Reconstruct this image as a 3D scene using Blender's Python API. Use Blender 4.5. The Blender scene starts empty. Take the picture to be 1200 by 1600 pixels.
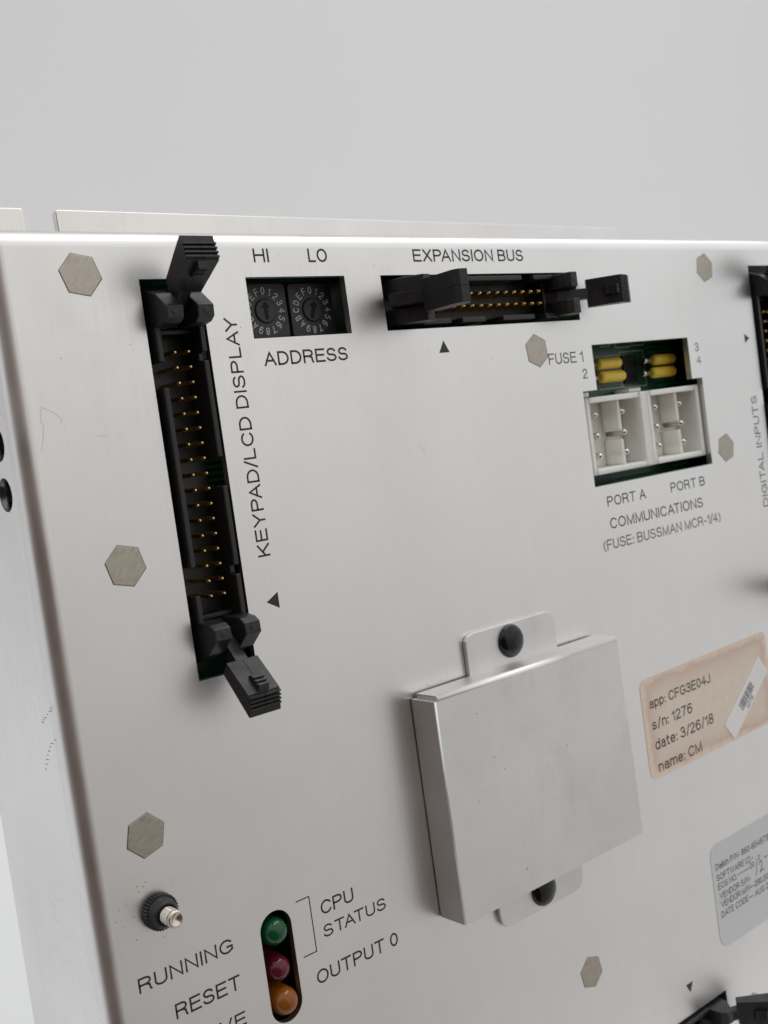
import bpy, bmesh, math, random
from mathutils import Vector, Matrix
random.seed(7)
S = 0.001                       # everything below is measured in millimetres
BASE = 200.0                    # the unit stands on the table 200 mm under the panel datum
scene = bpy.context.scene
col = scene.collection


def W(x, y, h):                 # panel coordinates (right, up, out of the panel) -> world
    return Vector((x * S, -h * S, (y + BASE) * S))


# ------------------------------------------------------------------ camera
F_PX = 1738.07
R = [[0.7663813688480808, 0.13754550200422572, -0.6274877149082609],
     [-0.1448720839407554, 0.9886506828022652, 0.03977319058448677],
     [0.6258367812593377, 0.060424020662421335, 0.7776099671106269]]
conv = lambda v: Vector((v[0], v[2], -v[1]))
cam_d = bpy.data.cameras.new('camera')
cam = bpy.data.objects.new('camera', cam_d)
col.objects.link(cam)
rx, ry, rz = conv(R[0]), -conv(R[1]), -conv(R[2])
m = Matrix((rx, ry, rz)).transposed().to_4x4()
m.translation = W(-91.713, -19.609, 162.835)
cam.matrix_world = m
cam_d.sensor_fit = 'HORIZONTAL'
cam_d.sensor_width = 36.0
cam_d.lens = F_PX / 1200 * 36.0
cam_d.clip_start = 0.005
cam_d.clip_end = 20
cam_d.dof.use_dof = True
cam_d.dof.focus_distance = 0.196
cam_d.dof.aperture_fstop = 50
scene.camera = cam

# ------------------------------------------------------------------ world, lamps, exposure
scene.view_settings.view_transform = 'Standard'
scene.view_settings.look = 'None'
scene.view_settings.gamma = 1
scene.view_settings.exposure = 0
scene.view_settings.use_curve_mapping = False
scene.cycles.max_bounces = 10

world = bpy.data.worlds.new('World')
scene.world = world
world.use_nodes = True
nt = world.node_tree
nt.nodes.clear()


def N(nt, typ, **kw):
    n = nt.nodes.new(typ)
    for k, v in kw.items():
        if k.startswith('i_'):
            key = k[2:]
            key = int(key) if key.isdigit() else key.replace('_', ' ')
            n.inputs[key].default_value = v
        else:
            setattr(n, k, v)
    return n


def ramp(nt, stops, fac=None, interp='LINEAR'):
    n = nt.nodes.new('ShaderNodeValToRGB')
    n.color_ramp.interpolation = interp
    els = n.color_ramp.elements
    while len(els) < len(stops):
        els.new(0.5)
    for e, (p, c) in zip(els, stops):
        e.position = p
        e.color = (c[0], c[1], c[2], 1) if not isinstance(c, (int, float)) else (c, c, c, 1)
    if fac is not None:
        nt.links.new(fac, n.inputs[0])
    return n


# studio surroundings: a white room, bright overhead, with the dim side of the room
# (where the photographer stands) in front of and below the unit
tc = N(nt, 'ShaderNodeTexCoord')
sep = N(nt, 'ShaderNodeSeparateXYZ')
nt.links.new(tc.outputs['Generated'], sep.inputs[0])
elev = N(nt, 'ShaderNodeMapRange', i_1=-1.0, i_2=1.0)
nt.links.new(sep.outputs[2], elev.inputs[0])
base = ramp(nt, [(0.0, (0.54, 0.53, 0.51)), (0.30, (0.67, 0.66, 0.645)), (0.44, (0.655, 0.65, 0.65)), (0.54, (0.655, 0.665, 0.675)),
                 (0.60, (0.93, 0.935, 0.94)), (1.0, (1.0, 1.0, 1.0))], elev.outputs[0])


def lobe(prev, direction, stops, color):
    d = N(nt, 'ShaderNodeVectorMath', operation='DOT_PRODUCT')
    d.inputs[1].default_value = Vector(direction).normalized()
    nt.links.new(tc.outputs['Generated'], d.inputs[0])
    r = ramp(nt, stops, d.outputs['Value'], 'EASE')
    mx = N(nt, 'ShaderNodeMix', data_type='RGBA')
    nt.links.new(r.outputs[0], mx.inputs[0])
    nt.links.new(prev, mx.inputs[6])
    mx.inputs[7].default_value = (*color, 1)
    return mx.outputs[2]


sky = lobe(base.outputs[0], (0.36, -0.92, 0.18), [(0.91, 0.0), (0.99, 1.0)], (0.88, 0.86, 0.825))  # warm bright patch added to lift the reflection in the panel's upper left
sky = lobe(sky, (0.22, -0.84, -0.50), [(0.76, 0.0), (0.90, 0.55), (1.0, 1.0)], (0.38, 0.36, 0.345))
sky = lobe(sky, (-0.64, -0.74, -0.20), [(0.60, 0.0), (0.80, 1.0)], (0.36, 0.29, 0.245))
sky = lobe(sky, (-0.66, -0.66, -0.44), [(0.58, 0.0), (0.78, 1.0)], (0.082, 0.055, 0.045))
bg = N(nt, 'ShaderNodeBackground', i_1=1.0)
nt.links.new(sky, bg.inputs[0])
wo = N(nt, 'ShaderNodeOutputWorld')
nt.links.new(bg.outputs[0], wo.inputs[0])


def area_lamp(name, loc, target, sx, sy, watts, color=(1, 1, 1)):
    d = bpy.data.lights.new(name, 'AREA')
    d.shape = 'RECTANGLE'
    d.size, d.size_y, d.energy, d.color = sx, sy, watts, color
    o = bpy.data.objects.new(name, d)
    col.objects.link(o)
    o.location = loc
    o.rotation_euler = (Vector(target) - Vector(loc)).to_track_quat('-Z', 'Y').to_euler()
    return o


area_lamp('overhead_softbox', (0.70, -0.22, 1.25), (0.60, 0.05, 0.15), 1.4, 0.20, 3.9, (1.0, 0.99, 0.975))


# ------------------------------------------------------------------ materials
def new_mat(name):
    mt = bpy.data.materials.new(name)
    mt.use_nodes = True
    nt = mt.node_tree
    b = nt.nodes['Principled BSDF']
    return mt, nt, b


def noise(nt, scale, detail=3, rough=0.5, vec_scale=None, coord='Object'):
    tc = N(nt, 'ShaderNodeTexCoord')
    n = N(nt, 'ShaderNodeTexNoise')
    n.inputs['Scale'].default_value = scale
    n.inputs['Detail'].default_value = detail
    n.inputs['Roughness'].default_value = rough
    if vec_scale:
        mp = N(nt, 'ShaderNodeMapping')
        mp.inputs['Scale'].default_value = vec_scale
        nt.links.new(tc.outputs[coord], mp.inputs[0])
        nt.links.new(mp.outputs[0], n.inputs['Vector'])
    else:
        nt.links.new(tc.outputs[coord], n.inputs['Vector'])
    return n.outputs['Fac']


def mixc(nt, fac, a, b):
    n = N(nt, 'ShaderNodeMix', data_type='RGBA')
    for sock, v in ((0, fac), (6, a), (7, b)):
        if isinstance(v, (int, float)):
            n.inputs[sock].default_value = v
        elif isinstance(v, tuple):
            n.inputs[sock].default_value = (v[0], v[1], v[2], 1)
        else:
            nt.links.new(v, n.inputs[sock])
    return n.outputs[2]


def math_n(nt, op, a, b=0.0, clamp=False):
    n = N(nt, 'ShaderNodeMath', operation=op, use_clamp=clamp)
    for i, v in enumerate((a, b)):
        if isinstance(v, (int, float)):
            n.inputs[i].default_value = v
        else:
            nt.links.new(v, n.inputs[i])
    return n.outputs[0]


def aluminium(name, c1, c2, r0, r1, brush=(2600, 2600, 55), specks=True, bump=0.022, stain=0.0):
    mt, nt, b = new_mat(name)
    b.inputs['Metallic'].default_value = 1.0
    cloud = noise(nt, 28, 5, 0.6)
    colr = mixc(nt, ramp(nt, [(0.35, 0.0), (0.65, 1.0)], cloud).outputs[0], c1, c2)
    if stain:
        st = ramp(nt, [(0.52, 0.0), (0.72, stain)], noise(nt, 75, 6, 0.7, (1, 1, 0.6))).outputs[0]
        colr = mixc(nt, st, colr, (0.42, 0.40, 0.38))
    fine = noise(nt, 1, 4, 0.65, brush)
    streak = ramp(nt, [(0.42, 0.0), (0.68, 0.10)], fine).outputs[0]
    colr = mixc(nt, streak, colr, (0.58, 0.575, 0.57))
    smudge = ramp(nt, [(0.50, 0.0), (0.75, 0.20)], noise(nt, 14, 6, 0.68, (1, 1, 0.7))).outputs[0]
    colr = mixc(nt, smudge, colr, (0.60, 0.59, 0.575))
    rr = N(nt, 'ShaderNodeMapRange', i_1=0.3, i_2=0.7, i_3=r0, i_4=r1)
    nt.links.new(math_n(nt, 'ADD', math_n(nt, 'MULTIPLY', fine, 0.35), math_n(nt, 'MULTIPLY', noise(nt, 60, 5, 0.65), 0.65)), rr.inputs[0])
    rough = rr.outputs[0]
    if specks:
        tc = N(nt, 'ShaderNodeTexCoord')
        for sc_, th, keep in ((110, 0.026, 0.42), (260, 0.032, 0.16)):
            vo = N(nt, 'ShaderNodeTexVoronoi')
            vo.inputs['Scale'].default_value = sc_
            nz = N(nt, 'ShaderNodeTexNoise')
            nz.inputs['Scale'].default_value = 900
            va = N(nt, 'ShaderNodeVectorMath', operation='MULTIPLY_ADD')
            va.inputs[1].default_value = (0.0006,) * 3
            nt.links.new(nz.outputs['Color'], va.inputs[0])
            nt.links.new(tc.outputs['Object'], va.inputs[2])
            nt.links.new(va.outputs[0], vo.inputs['Vector'])
            sp = N(nt, 'ShaderNodeSeparateColor')
            nt.links.new(vo.outputs['Color'], sp.inputs[0])
            size = math_n(nt, 'MULTIPLY', sp.outputs[1], th)
            hit = math_n(nt, 'LESS_THAN', vo.outputs['Distance'], size)
            hit = math_n(nt, 'MULTIPLY', hit, math_n(nt, 'LESS_THAN', sp.outputs[0], keep))
            hit = math_n(nt, 'MULTIPLY', hit, 0.8)
            colr = mixc(nt, hit, colr, (0.09, 0.085, 0.08))
    nt.links.new(colr, b.inputs['Base Color'])
    nt.links.new(rough, b.inputs['Roughness'])
    bp = N(nt, 'ShaderNodeBump')
    bp.inputs['Strength'].default_value = bump
    bp.inputs['Distance'].default_value = 0.00012
    nt.links.new(fine, bp.inputs['Height'])
    nt.links.new(bp.outputs[0], b.inputs['Normal'])
    return mt


def plastic(name, c, rough=0.4, nscale=900, var=0.35, bump=0.15, spec=0.5, dust=0.0):
    mt, nt, b = new_mat(name)
    nz = noise(nt, nscale, 4, 0.6)
    lo = tuple(v * (1 - var) for v in c)
    hi = tuple(min(1, v * (1 + var)) for v in c)
    colr = mixc(nt, nz, lo, hi)
    if dust:
        d = ramp(nt, [(0.66, 0.0), (0.78, dust)], noise(nt, 1700, 3, 0.7)).outputs[0]
        colr = mixc(nt, d, colr, (0.22, 0.21, 0.20))
    nt.links.new(colr, b.inputs['Base Color'])
    rr = N(nt, 'ShaderNodeMapRange', i_1=0.3, i_2=0.7, i_3=rough - 0.07, i_4=rough + 0.09)
    nt.links.new(noise(nt, nscale * 0.3, 3), rr.inputs[0])
    nt.links.new(rr.outputs[0], b.inputs['Roughness'])
    b.inputs['Specular IOR Level'].default_value = spec
    bp = N(nt, 'ShaderNodeBump')
    bp.inputs['Strength'].default_value = bump
    bp.inputs['Distance'].default_value = 0.0001
    nt.links.new(nz, bp.inputs['Height'])
    nt.links.new(bp.outputs[0], b.inputs['Normal'])
    return mt


def metal(name, c, rough, nscale=600, var=0.2, vec=None):
    mt, nt, b = new_mat(name)
    b.inputs['Metallic'].default_value = 1
    nz = noise(nt, nscale if not vec else 1, 4, 0.6, vec)
    nt.links.new(mixc(nt, nz, tuple(v * (1 - var) for v in c), tuple(min(1, v * (1 + var)) for v in c)), b.inputs['Base Color'])
    rr = N(nt, 'ShaderNodeMapRange', i_1=0.3, i_2=0.7, i_3=max(0.02, rough - 0.08), i_4=rough + 0.08)
    nt.links.new(nz, rr.inputs[0])
    nt.links.new(rr.outputs[0], b.inputs['Roughness'])
    return mt


M = {}
M['alu'] = aluminium('brushed_aluminium', (0.83, 0.825, 0.82), (0.79, 0.785, 0.78), 0.28, 0.44)
M['alu_side'] = aluminium('folded_aluminium', (0.82, 0.81, 0.805), (0.74, 0.73, 0.725), 0.20, 0.31, bump=0.05)
M['alu_cover'] = aluminium('cover_aluminium', (0.78, 0.775, 0.77), (0.70, 0.695, 0.69), 0.42, 0.54, stain=0.2)
M['black'] = plastic('black_nylon', (0.014, 0.014, 0.0145), 0.38, 1100, 0.35, 0.25, 0.45, 0.08)
M['latch'] = plastic('black_latch_nylon', (0.012, 0.012, 0.013), 0.38, 1300, 0.35, 0.3, 0.42, 0.06)
M['rivet'] = plastic('glossy_black_nylon', (0.003, 0.003, 0.0035), 0.06, 300, 0.2, 0.0, 0.42)
M['ink'] = plastic('black_ink', (0.014, 0.014, 0.014), 0.30, 2500, 0.3, 0.0, 0.5)
M['ink_glare_pale'] = plastic('glare_pale_ink', (0.16, 0.16, 0.16), 0.35, 2500, 0.3, 0.0, 0.5)  # glare at a grazing view painted in as grey ink
M['ink_glare'] = plastic('glare_greyed_ink', (0.06, 0.06, 0.06), 0.32, 2500, 0.4, 0.0, 0.5)  # black ink lightened, its glare put into the colour
M['toner'] = plastic('dark_toner', (0.035, 0.035, 0.035), 0.6, 2500, 0.3, 0.0, 0.3)
M['white_print'] = plastic('pale_print', (0.62, 0.62, 0.62), 0.6, 2500, 0.2, 0.0, 0.3)
M['gold'] = metal('gold_plating', (0.88, 0.63, 0.28), 0.22, 900, 0.1)
M['tin'] = metal('tinned_pin', (0.72, 0.66, 0.60), 0.22, 900, 0.2)
M['nickel'] = metal('nickel_steel', (0.43, 0.395, 0.34), 0.34, 300, 0.42, (500, 900, 2600))
M['insert'] = metal('dark_insert', (0.16, 0.16, 0.16), 0.3, 500, 0.25)  # darker grey than the steel and tin
M['steel'] = metal('threaded_steel', (0.66, 0.61, 0.55), 0.28, 700, 0.2)
M['ivory'] = plastic('white_nylon', (0.91, 0.92, 0.86), 0.45, 500, 0.05, 0.05, 0.4)
b_ = M['ivory'].node_tree.nodes['Principled BSDF']
b_.inputs['Subsurface Weight'].default_value = 0.7
b_.inputs['Subsurface Radius'].default_value = (1.0, 1.0, 0.85)
b_.inputs['Subsurface Scale'].default_value = 0.004
M['fuse'] = plastic('yellow_fuse', (0.80, 0.58, 0.05), 0.36, 700, 0.14, 0.05, 0.5)
M['dark'] = plastic('dark_plastic', (0.006, 0.006, 0.006), 0.5, 900, 0.3, 0.1, 0.2)
M['switch'] = plastic('grey_black_switch', (0.042, 0.042, 0.045), 0.45, 1500, 0.25, 0.1, 0.4)
M['paper_white'] = plastic('white_label_paper', (0.86, 0.86, 0.87), 0.5, 500, 0.03, 0.02, 0.4)
M['label_silver'] = plastic('silver_grey_label', (0.64, 0.65, 0.67), 0.40, 400, 0.04, 0.02, 0.5)


def led_mat(name, c):
    mt, nt, b = new_mat(name)
    nz = noise(nt, 300, 2)
    nt.links.new(mixc(nt, nz, tuple(v * 0.9 for v in c), tuple(min(1, v * 1.1) for v in c)), b.inputs['Base Color'])
    b.inputs['Roughness'].default_value = 0.03
    b.inputs['Specular IOR Level'].default_value = 0.36
    b.inputs['Transmission Weight'].default_value = 0.35
    b.inputs['Subsurface Weight'].default_value = 0.0
    b.inputs['Subsurface Radius'].default_value = (0.002, 0.002, 0.002)
    b.inputs['Coat Weight'].default_value = 0.0
    b.inputs['Coat Roughness'].default_value = 0.03
    return mt


M['led_green'] = led_mat('green_lens', (0.007, 0.105, 0.035))
M['led_red'] = led_mat('red_lens', (0.15, 0.012, 0.028))
M['led_amber'] = led_mat('amber_lens', (0.36, 0.11, 0.010))


def pcb_mat():
    mt, nt, b = new_mat('green_solder_mask')
    tc = N(nt, 'ShaderNodeTexCoord')
    wv = N(nt, 'ShaderNodeTexWave', wave_type='BANDS', bands_direction='Z')
    wv.inputs['Scale'].default_value = 260
    wv.inputs['Distortion'].default_value = 0.0
    nt.links.new(tc.outputs['Object'], wv.inputs['Vector'])
    tr = ramp(nt, [(0.55, 0.0), (0.62, 1.0)], wv.outputs['Fac']).outputs[0]
    area = ramp(nt, [(0.47, 0.0), (0.5, 1.0)], noise(nt, 70, 0)).outputs[0]
    colr = mixc(nt, math_n(nt, 'MULTIPLY', tr, area), (0.009, 0.075, 0.042), (0.014, 0.26, 0.125))
    vo = N(nt, 'ShaderNodeTexVoronoi')
    vo.inputs['Scale'].default_value = 900
    vo.inputs['Randomness'].default_value = 0.0
    nt.links.new(tc.outputs['Object'], vo.inputs['Vector'])
    dots = math_n(nt, 'LESS_THAN', vo.outputs['Distance'], 0.28)
    area2 = ramp(nt, [(0.42, 0.0), (0.44, 0.6)], noise(nt, 45, 0, 0.5, (1, 1, 1.3))).outputs[0]
    colr = mixc(nt, math_n(nt, 'MULTIPLY', dots, area2), colr, (0.22, 0.36, 0.22))
    nt.links.new(colr, b.inputs['Base Color'])
    b.inputs['Roughness'].default_value = 0.3
    return mt


M['pcb'] = pcb_mat()


def stained_paper():
    mt, nt, b = new_mat('stained_cream_paper')
    tc = N(nt, 'ShaderNodeTexCoord')
    sep = N(nt, 'ShaderNodeSeparateXYZ')
    nt.links.new(tc.outputs['Generated'], sep.inputs[0])
    dx = math_n(nt, 'MULTIPLY', math_n(nt, 'MINIMUM', sep.outputs[0], math_n(nt, 'SUBTRACT', 1.0, sep.outputs[0])), 2.1)
    dz = math_n(nt, 'MINIMUM', sep.outputs[2], math_n(nt, 'SUBTRACT', 1.0, sep.outputs[2]))
    d = math_n(nt, 'MINIMUM', dx, dz)
    nz = noise(nt, 160, 5, 0.65)
    d2 = math_n(nt, 'ADD', d, math_n(nt, 'MULTIPLY', math_n(nt, 'SUBTRACT', nz, 0.5), 0.22))
    edge = ramp(nt, [(0.0, (0.85, 0.73, 0.60)), (0.05, (0.82, 0.68, 0.56)), (0.085, (0.69, 0.53, 0.45)),
                     (0.16, (0.76, 0.64, 0.54)), (0.32, (0.80, 0.72, 0.61))], d2).outputs[0]
    mot = ramp(nt, [(0.4, 0.0), (0.7, 0.45)], noise(nt, 420, 5, 0.7)).outputs[0]
    nt.links.new(mixc(nt, mot, edge, (0.74, 0.59, 0.51)), b.inputs['Base Color'])
    b.inputs['Roughness'].default_value = 0.55
    return mt


M['paper'] = stained_paper()


def sweep_mat():
    mt, nt, b = new_mat('white_sweep_paper')
    nt.links.new(mixc(nt, noise(nt, 6, 3), (0.785, 0.795, 0.805), (0.81, 0.82, 0.83)), b.inputs['Base Color'])
    b.inputs['Roughness'].default_value = 0.6
    return mt


M['sweep'] = sweep_mat()


# ------------------------------------------------------------------ mesh helpers
class MB:
    def __init__(s):
        s.v, s.f, s.sm, s.mi = [], [], [], []

    def add(s, verts, faces, smooth=False, mi=0):
        o = len(s.v)
        s.v += [tuple(v) for v in verts]
        for f in faces:
            s.f.append([i + o for i in f])
            s.sm.append(smooth)
            s.mi.append(mi)

    def box(s, x0, x1, y0, y1, h0, h1, mi=0):
        vs = [(x, y, h) for h in (h0, h1) for y in (y0, y1) for x in (x0, x1)]
        s.add(vs, [(0, 2, 3, 1), (4, 5, 7, 6), (0, 1, 5, 4), (2, 6, 7, 3), (0, 4, 6, 2), (1, 3, 7, 5)], mi=mi)

    def prism(s, poly, fn, t0, t1, mi=0, smooth=False):
        """poly of (u, w) extruded from t0 to t1, fn(u, w, t) -> (x, y, h)"""
        n = len(poly)
        s.add([fn(u, w, t0) for u, w in poly] + [fn(u, w, t1) for u, w in poly],
              [list(range(n - 1, -1, -1)), list(range(n, 2 * n))], mi=mi)
        s.add([fn(u, w, t0) for u, w in poly] + [fn(u, w, t1) for u, w in poly],
              [(i, (i + 1) % n, n + (i + 1) % n, n + i) for i in range(n)], smooth, mi)

    def lathe(s, prof, c, n=32, axis='h', smooth=True, mi=0, cap0=True, cap1=True):
        """prof of (r, t) along the axis from centre c"""
        vs = []
        for r, t in prof:
            for k in range(n):
                a = 2 * math.pi * k / n
                p, q = r * math.cos(a), r * math.sin(a)
                if axis == 'h':
                    vs.append((c[0] + p, c[1] + q, c[2] + t))
                elif axis == 'x':
                    vs.append((c[0] + t, c[1] + p, c[2] + q))
                else:
                    vs.append((c[0] + p, c[1] + t, c[2] + q))
        fs = [(j * n + k, j * n + (k + 1) % n, (j + 1) * n + (k + 1) % n, (j + 1) * n + k)
              for j in range(len(prof) - 1) for k in range(n)]
        s.add(vs, fs, smooth, mi)
        if cap0:
            s.add(vs[:n], [list(range(n))], False, mi)
        if cap1:
            s.add(vs[-n:], [list(range(n))], False, mi)

    def build(s, name, mats, parent=None, origin=None, label=None, bevel=0.0, seg=2, rot=None):
        o3 = origin or (0, 0, -BASE * 0)
        me = bpy.data.meshes.new(name)
        if origin is None:
            vs = [W(*v) for v in s.v]
        else:
            w0 = W(*origin)
            vs = [W(*v) - w0 for v in s.v]
        me.from_pydata(vs, [], s.f)
        if not isinstance(mats, (list, tuple)):
            mats = [mats]
        for mt in mats:
            me.materials.append(mt)
        for p, sm, mi in zip(me.polygons, s.sm, s.mi):
            p.use_smooth = sm
            p.material_index = mi
        bm = bmesh.new()
        bm.from_mesh(me)
        bmesh.ops.remove_doubles(bm, verts=bm.verts, dist=1e-7)
        bmesh.ops.recalc_face_normals(bm, faces=bm.faces)
        bm.to_mesh(me)
        bm.free()
        o = bpy.data.objects.new(name, me)
        col.objects.link(o)
        if origin is not None:
            o.location = W(*origin)
        if parent:
            o.parent = parent
            if parent.name.startswith('control_unit') is False:
                o.location = o.location - parent_offset(parent)
        if label:
            o['label'] = label
        if bevel:
            md = o.modifiers.new('bevel', 'BEVEL')
            md.width = bevel * S
            md.segments = seg
            md.limit_method = 'ANGLE'
            md.angle_limit = math.radians(35)
            md.harden_normals = False
        return o


def parent_offset(p):
    v = Vector((0, 0, 0))
    while p is not None:
        v = v + p.location
        p = p.parent
    return v


def curve_mesh(polys, thick, fill=True):
    """flat sheet with holes: list of closed polygons (u, w) -> (verts, faces), lower side 0, upper side thick"""
    cu = bpy.data.curves.new('tmp', 'CURVE')
    cu.dimensions = '2D'
    cu.fill_mode = 'BOTH'
    cu.extrude = thick / 2
    for poly in polys:
        sp = cu.splines.new('POLY')
        sp.points.add(len(poly) - 1)
        for p, (u, w) in zip(sp.points, poly):
            p.co = (u, w, 0, 1)
        sp.use_cyclic_u = True
    o = bpy.data.objects.new('tmp', cu)
    col.objects.link(o)
    dg = bpy.context.evaluated_depsgraph_get()
    me = bpy.data.meshes.new_from_object(o.evaluated_get(dg))
    vs = [(v.co.x, v.co.y, v.co.z + thick / 2) for v in me.vertices]
    fs = [list(p.vertices) for p in me.polygons]
    bpy.data.objects.remove(o)
    bpy.data.curves.remove(cu)
    bpy.data.meshes.remove(me)
    return vs, fs


def rect(x0, x1, y0, y1, r=0.0, n=4):
    if not r:
        return [(x0, y0), (x1, y0), (x1, y1), (x0, y1)]
    out = []
    for cx, cy, a0 in ((x1 - r, y0 + r, -90), (x1 - r, y1 - r, 0), (x0 + r, y1 - r, 90), (x0 + r, y0 + r, 180)):
        for k in range(n + 1):
            a = math.radians(a0 + 90 * k / n)
            out.append((cx + r * math.cos(a), cy + r * math.sin(a)))
    return out


def circle(cx, cy, r, n=40, a0=0.0):
    return [(cx + r * math.cos(a0 + 2 * math.pi * k / n), cy + r * math.sin(a0 + 2 * math.pi * k / n)) for k in range(n)]


# single-stroke lettering, as engraved or screen-printed legends have: each glyph is (advance width, paths)
def arc(cx, cy, rx, ry, a0, a1, n=None):
    n = n or max(3, int(abs(a1 - a0) / 14))
    return [(cx + rx * math.cos(math.radians(a0 + (a1 - a0) * k / n)), cy + ry * math.sin(math.radians(a0 + (a1 - a0) * k / n))) for k in range(n + 1)]


GLYPH = {
    'A': (.72, [[(0, 0), (.36, 1), (.72, 0)], [(.12, .34), (.60, .34)]]),
    'B': (.62, [[(0, 0), (0, 1), (.34, 1)] + arc(.34, .765, .24, .235, 80, -90) + [(0, .53)], [(.36, .53)] + arc(.36, .265, .26, .265, 80, -90) + [(0, 0)]]),
    'C': (.68, [arc(.37, .5, .37, .5, 38, 322)]),
    'D': (.66, [[(0, 0), (0, 1), (.26, 1)] + arc(.26, .5, .40, .5, 84, -90) + [(0, 0)]]),
    'E': (.58, [[(.58, 1), (0, 1), (0, 0), (.59, 0)], [(0, .53), (.54, .53)]]),
    'F': (.55, [[(.55, 1), (0, 1), (0, 0)], [(0, .52), (.48, .52)]]),
    'G': (.72, [arc(.37, .5, .37, .5, 40, 318) + [(.71, .18), (.71, .46), (.42, .46)]]),
    'H': (.64, [[(0, 0), (0, 1)], [(.64, 0), (.64, 1)], [(0, .53), (.64, .53)]]),
    'I': (.0, [[(0, 0), (0, 1)]]),
    'J': (.42, [[(.42, 1), (.42, .25)] + arc(.21, .23, .21, .23, -8, -180)]),
    'K': (.64, [[(0, 0), (0, 1)], [(.60, 1), (0, .36)], [(.22, .6), (.64, 0)]]),
    'L': (.50, [[(0, 1), (0, 0), (.50, 0)]]),
    'M': (.76, [[(0, 0), (0, 1), (.38, .02), (.76, 1), (.76, 0)]]),
    'N': (.64, [[(0, 0), (0, 1), (.64, 0), (.64, 1)]]),
    'O': (.76, [arc(.38, .5, .38, .5, 0, 360)[:-1] + ['c']]),
    'P': (.60, [[(0, 0), (0, 1), (.33, 1)] + arc(.33, .74, .27, .26, 80, -90) + [(0, .48)]]),
    'Q': (.76, [arc(.38, .5, .38, .5, 0, 360)[:-1] + ['c'], [(.48, .2), (.74, -.05)]]),
    'R': (.64, [[(0, 0), (0, 1), (.35, 1)] + arc(.35, .745, .26, .255, 80, -90) + [(0, .49)], [(.36, .49), (.56, .36), (.58, .1), (.63, 0)]]),
    'S': (.61, [arc(.30, .745, .27, .255, 22, 250) + [(.32, .505)] + arc(.30, .26, .31, .26, 68, -168)]),
    'T': (.64, [[(0, 1), (.64, 1)], [(.32, 1), (.32, 0)]]),
    'U': (.62, [[(0, 1), (0, .30)] + arc(.31, .30, .31, .30, 188, 352) + [(.62, .30), (.62, 1)]]),
    'V': (.68, [[(0, 1), (.34, 0), (.68, 1)]]),
    'W': (.98, [[(0, 1), (.25, 0), (.49, 1), (.73, 0), (.98, 1)]]),
    'X': (.66, [[(0, 0), (.64, 1)], [(.02, 1), (.66, 0)]]),
    'Y': (.68, [[(0, 1), (.34, .44), (.68, 1)], [(.34, .44), (.34, 0)]]),
    '0': (.52, [arc(.26, .5, .26, .5, 0, 360)[:-1] + ['c']]),
    '1': (.24, [[(0, .78), (.14, .83), (.24, 1), (.24, 0)]]),
    '2': (.54, [arc(.27, .72, .26, .28, 172, -28) + [(.06, .14), (0, 0), (.54, 0)]]),
    '3': (.54, [arc(.26, .755, .24, .245, 165, -80) + [(.2, .52)], [(.2, .52)] + arc(.26, .265, .28, .265, 85, -165)]),
    '4': (.58, [[(.42, 0), (.42, 1), (0, .30), (.58, .30)]]),
    '5': (.54, [[(.49, 1), (.10, 1), (.04, .48)] + arc(.26, .32, .28, .32, 135, -160)]),
    '6': (.54, [arc(.27, .31, .27, .31, 0, 360)[:-1] + ['c'], [(0, .34)] + arc(.30, .62, .30, .38, 178, 48)]),
    '7': (.54, [[(0, 1), (.54, 1), (.30, .5), (.20, 0)]]),
    '8': (.54, [arc(.27, .76, .23, .24, 0, 360)[:-1] + ['c'], arc(.27, .265, .27, .265, 0, 360)[:-1] + ['c']]),
    '9': (.54, [arc(.27, .69, .27, .31, 0, 360)[:-1] + ['c'], [(.54, .66)] + arc(.24, .38, .30, .38, 2, -132)]),
    '/': (.34, [[(0, -.04), (.34, 1.04)]]),
    '-': (.26, [[(0, .38), (.26, .38)]]),
    '_': (1.1, [[(0, .38), (1.1, .38)]]),
    '.': (.02, [[(0, 0), (.02, .04)]]),
    ':': (.02, [[(0, 0), (.02, .05)], [(0, .55), (.02, .60)]]),
    '(': (.18, [arc(.62, .4, .62, .76, 138, 222)]),
    ')': (.18, [arc(-.44, .4, .62, .76, 42, -42)]),
    'a': (.46, [arc(.23, .50, .21, .22, 160, 0) + [(.45, .1), (.46, 0)], [(.44, .44)] + arc(.22, .21, .22, .21, 75, 330)]),
    'd': (.50, [[(.50, 1), (.50, 0)], arc(.25, .36, .25, .36, 20, 340)]),
    'e': (.50, [[(0, .38), (.50, .38)] + arc(.25, .36, .25, .36, 5, 322)]),
    'i': (.0, [[(0, 0), (0, .72)], [(0, .95), (0, 1)]]),
    'k': (.46, [[(0, 0), (0, 1)], [(.42, .72), (0, .28)], [(.16, .45), (.46, 0)]]),
    'm': (.80, [[(0, 0), (0, .72)], arc(.20, .50, .20, .22, 170, 10) + [(.40, .45), (.40, 0)], [(.40, .45)] + arc(.60, .50, .20, .22, 170, 10) + [(.80, .45), (.80, 0)]]),
    'n': (.46, [[(0, 0), (0, .72)], arc(.23, .48, .23, .24, 170, 5) + [(.46, .45), (.46, 0)]]),
    'p': (.50, [[(0, .72), (0, -.26)], arc(.25, .36, .25, .36, 160, -160)]),
    's': (.42, [arc(.21, .53, .18, .19, 25, 250) + arc(.21, .19, .21, .19, 75, -165)]),
    't': (.28, [[(.1, .95), (.1, .14), (.16, 0), (.28, .01)], [(0, .70), (.28, .70)]]),
}


KERN = {'PA': .16, 'TA': .18, 'AT': .18, 'AY': .16, 'LA': .06, 'AD': .02, 'D/': .08, '/L': .08, '1/': .06, '/4': .14, '/2': .06, '/1': .04, 'AC': .04, 'IV': .06, 'AN': .02, 'FU': .02, 'LT': .12, 'P/': .1, '/N': .04}


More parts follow.
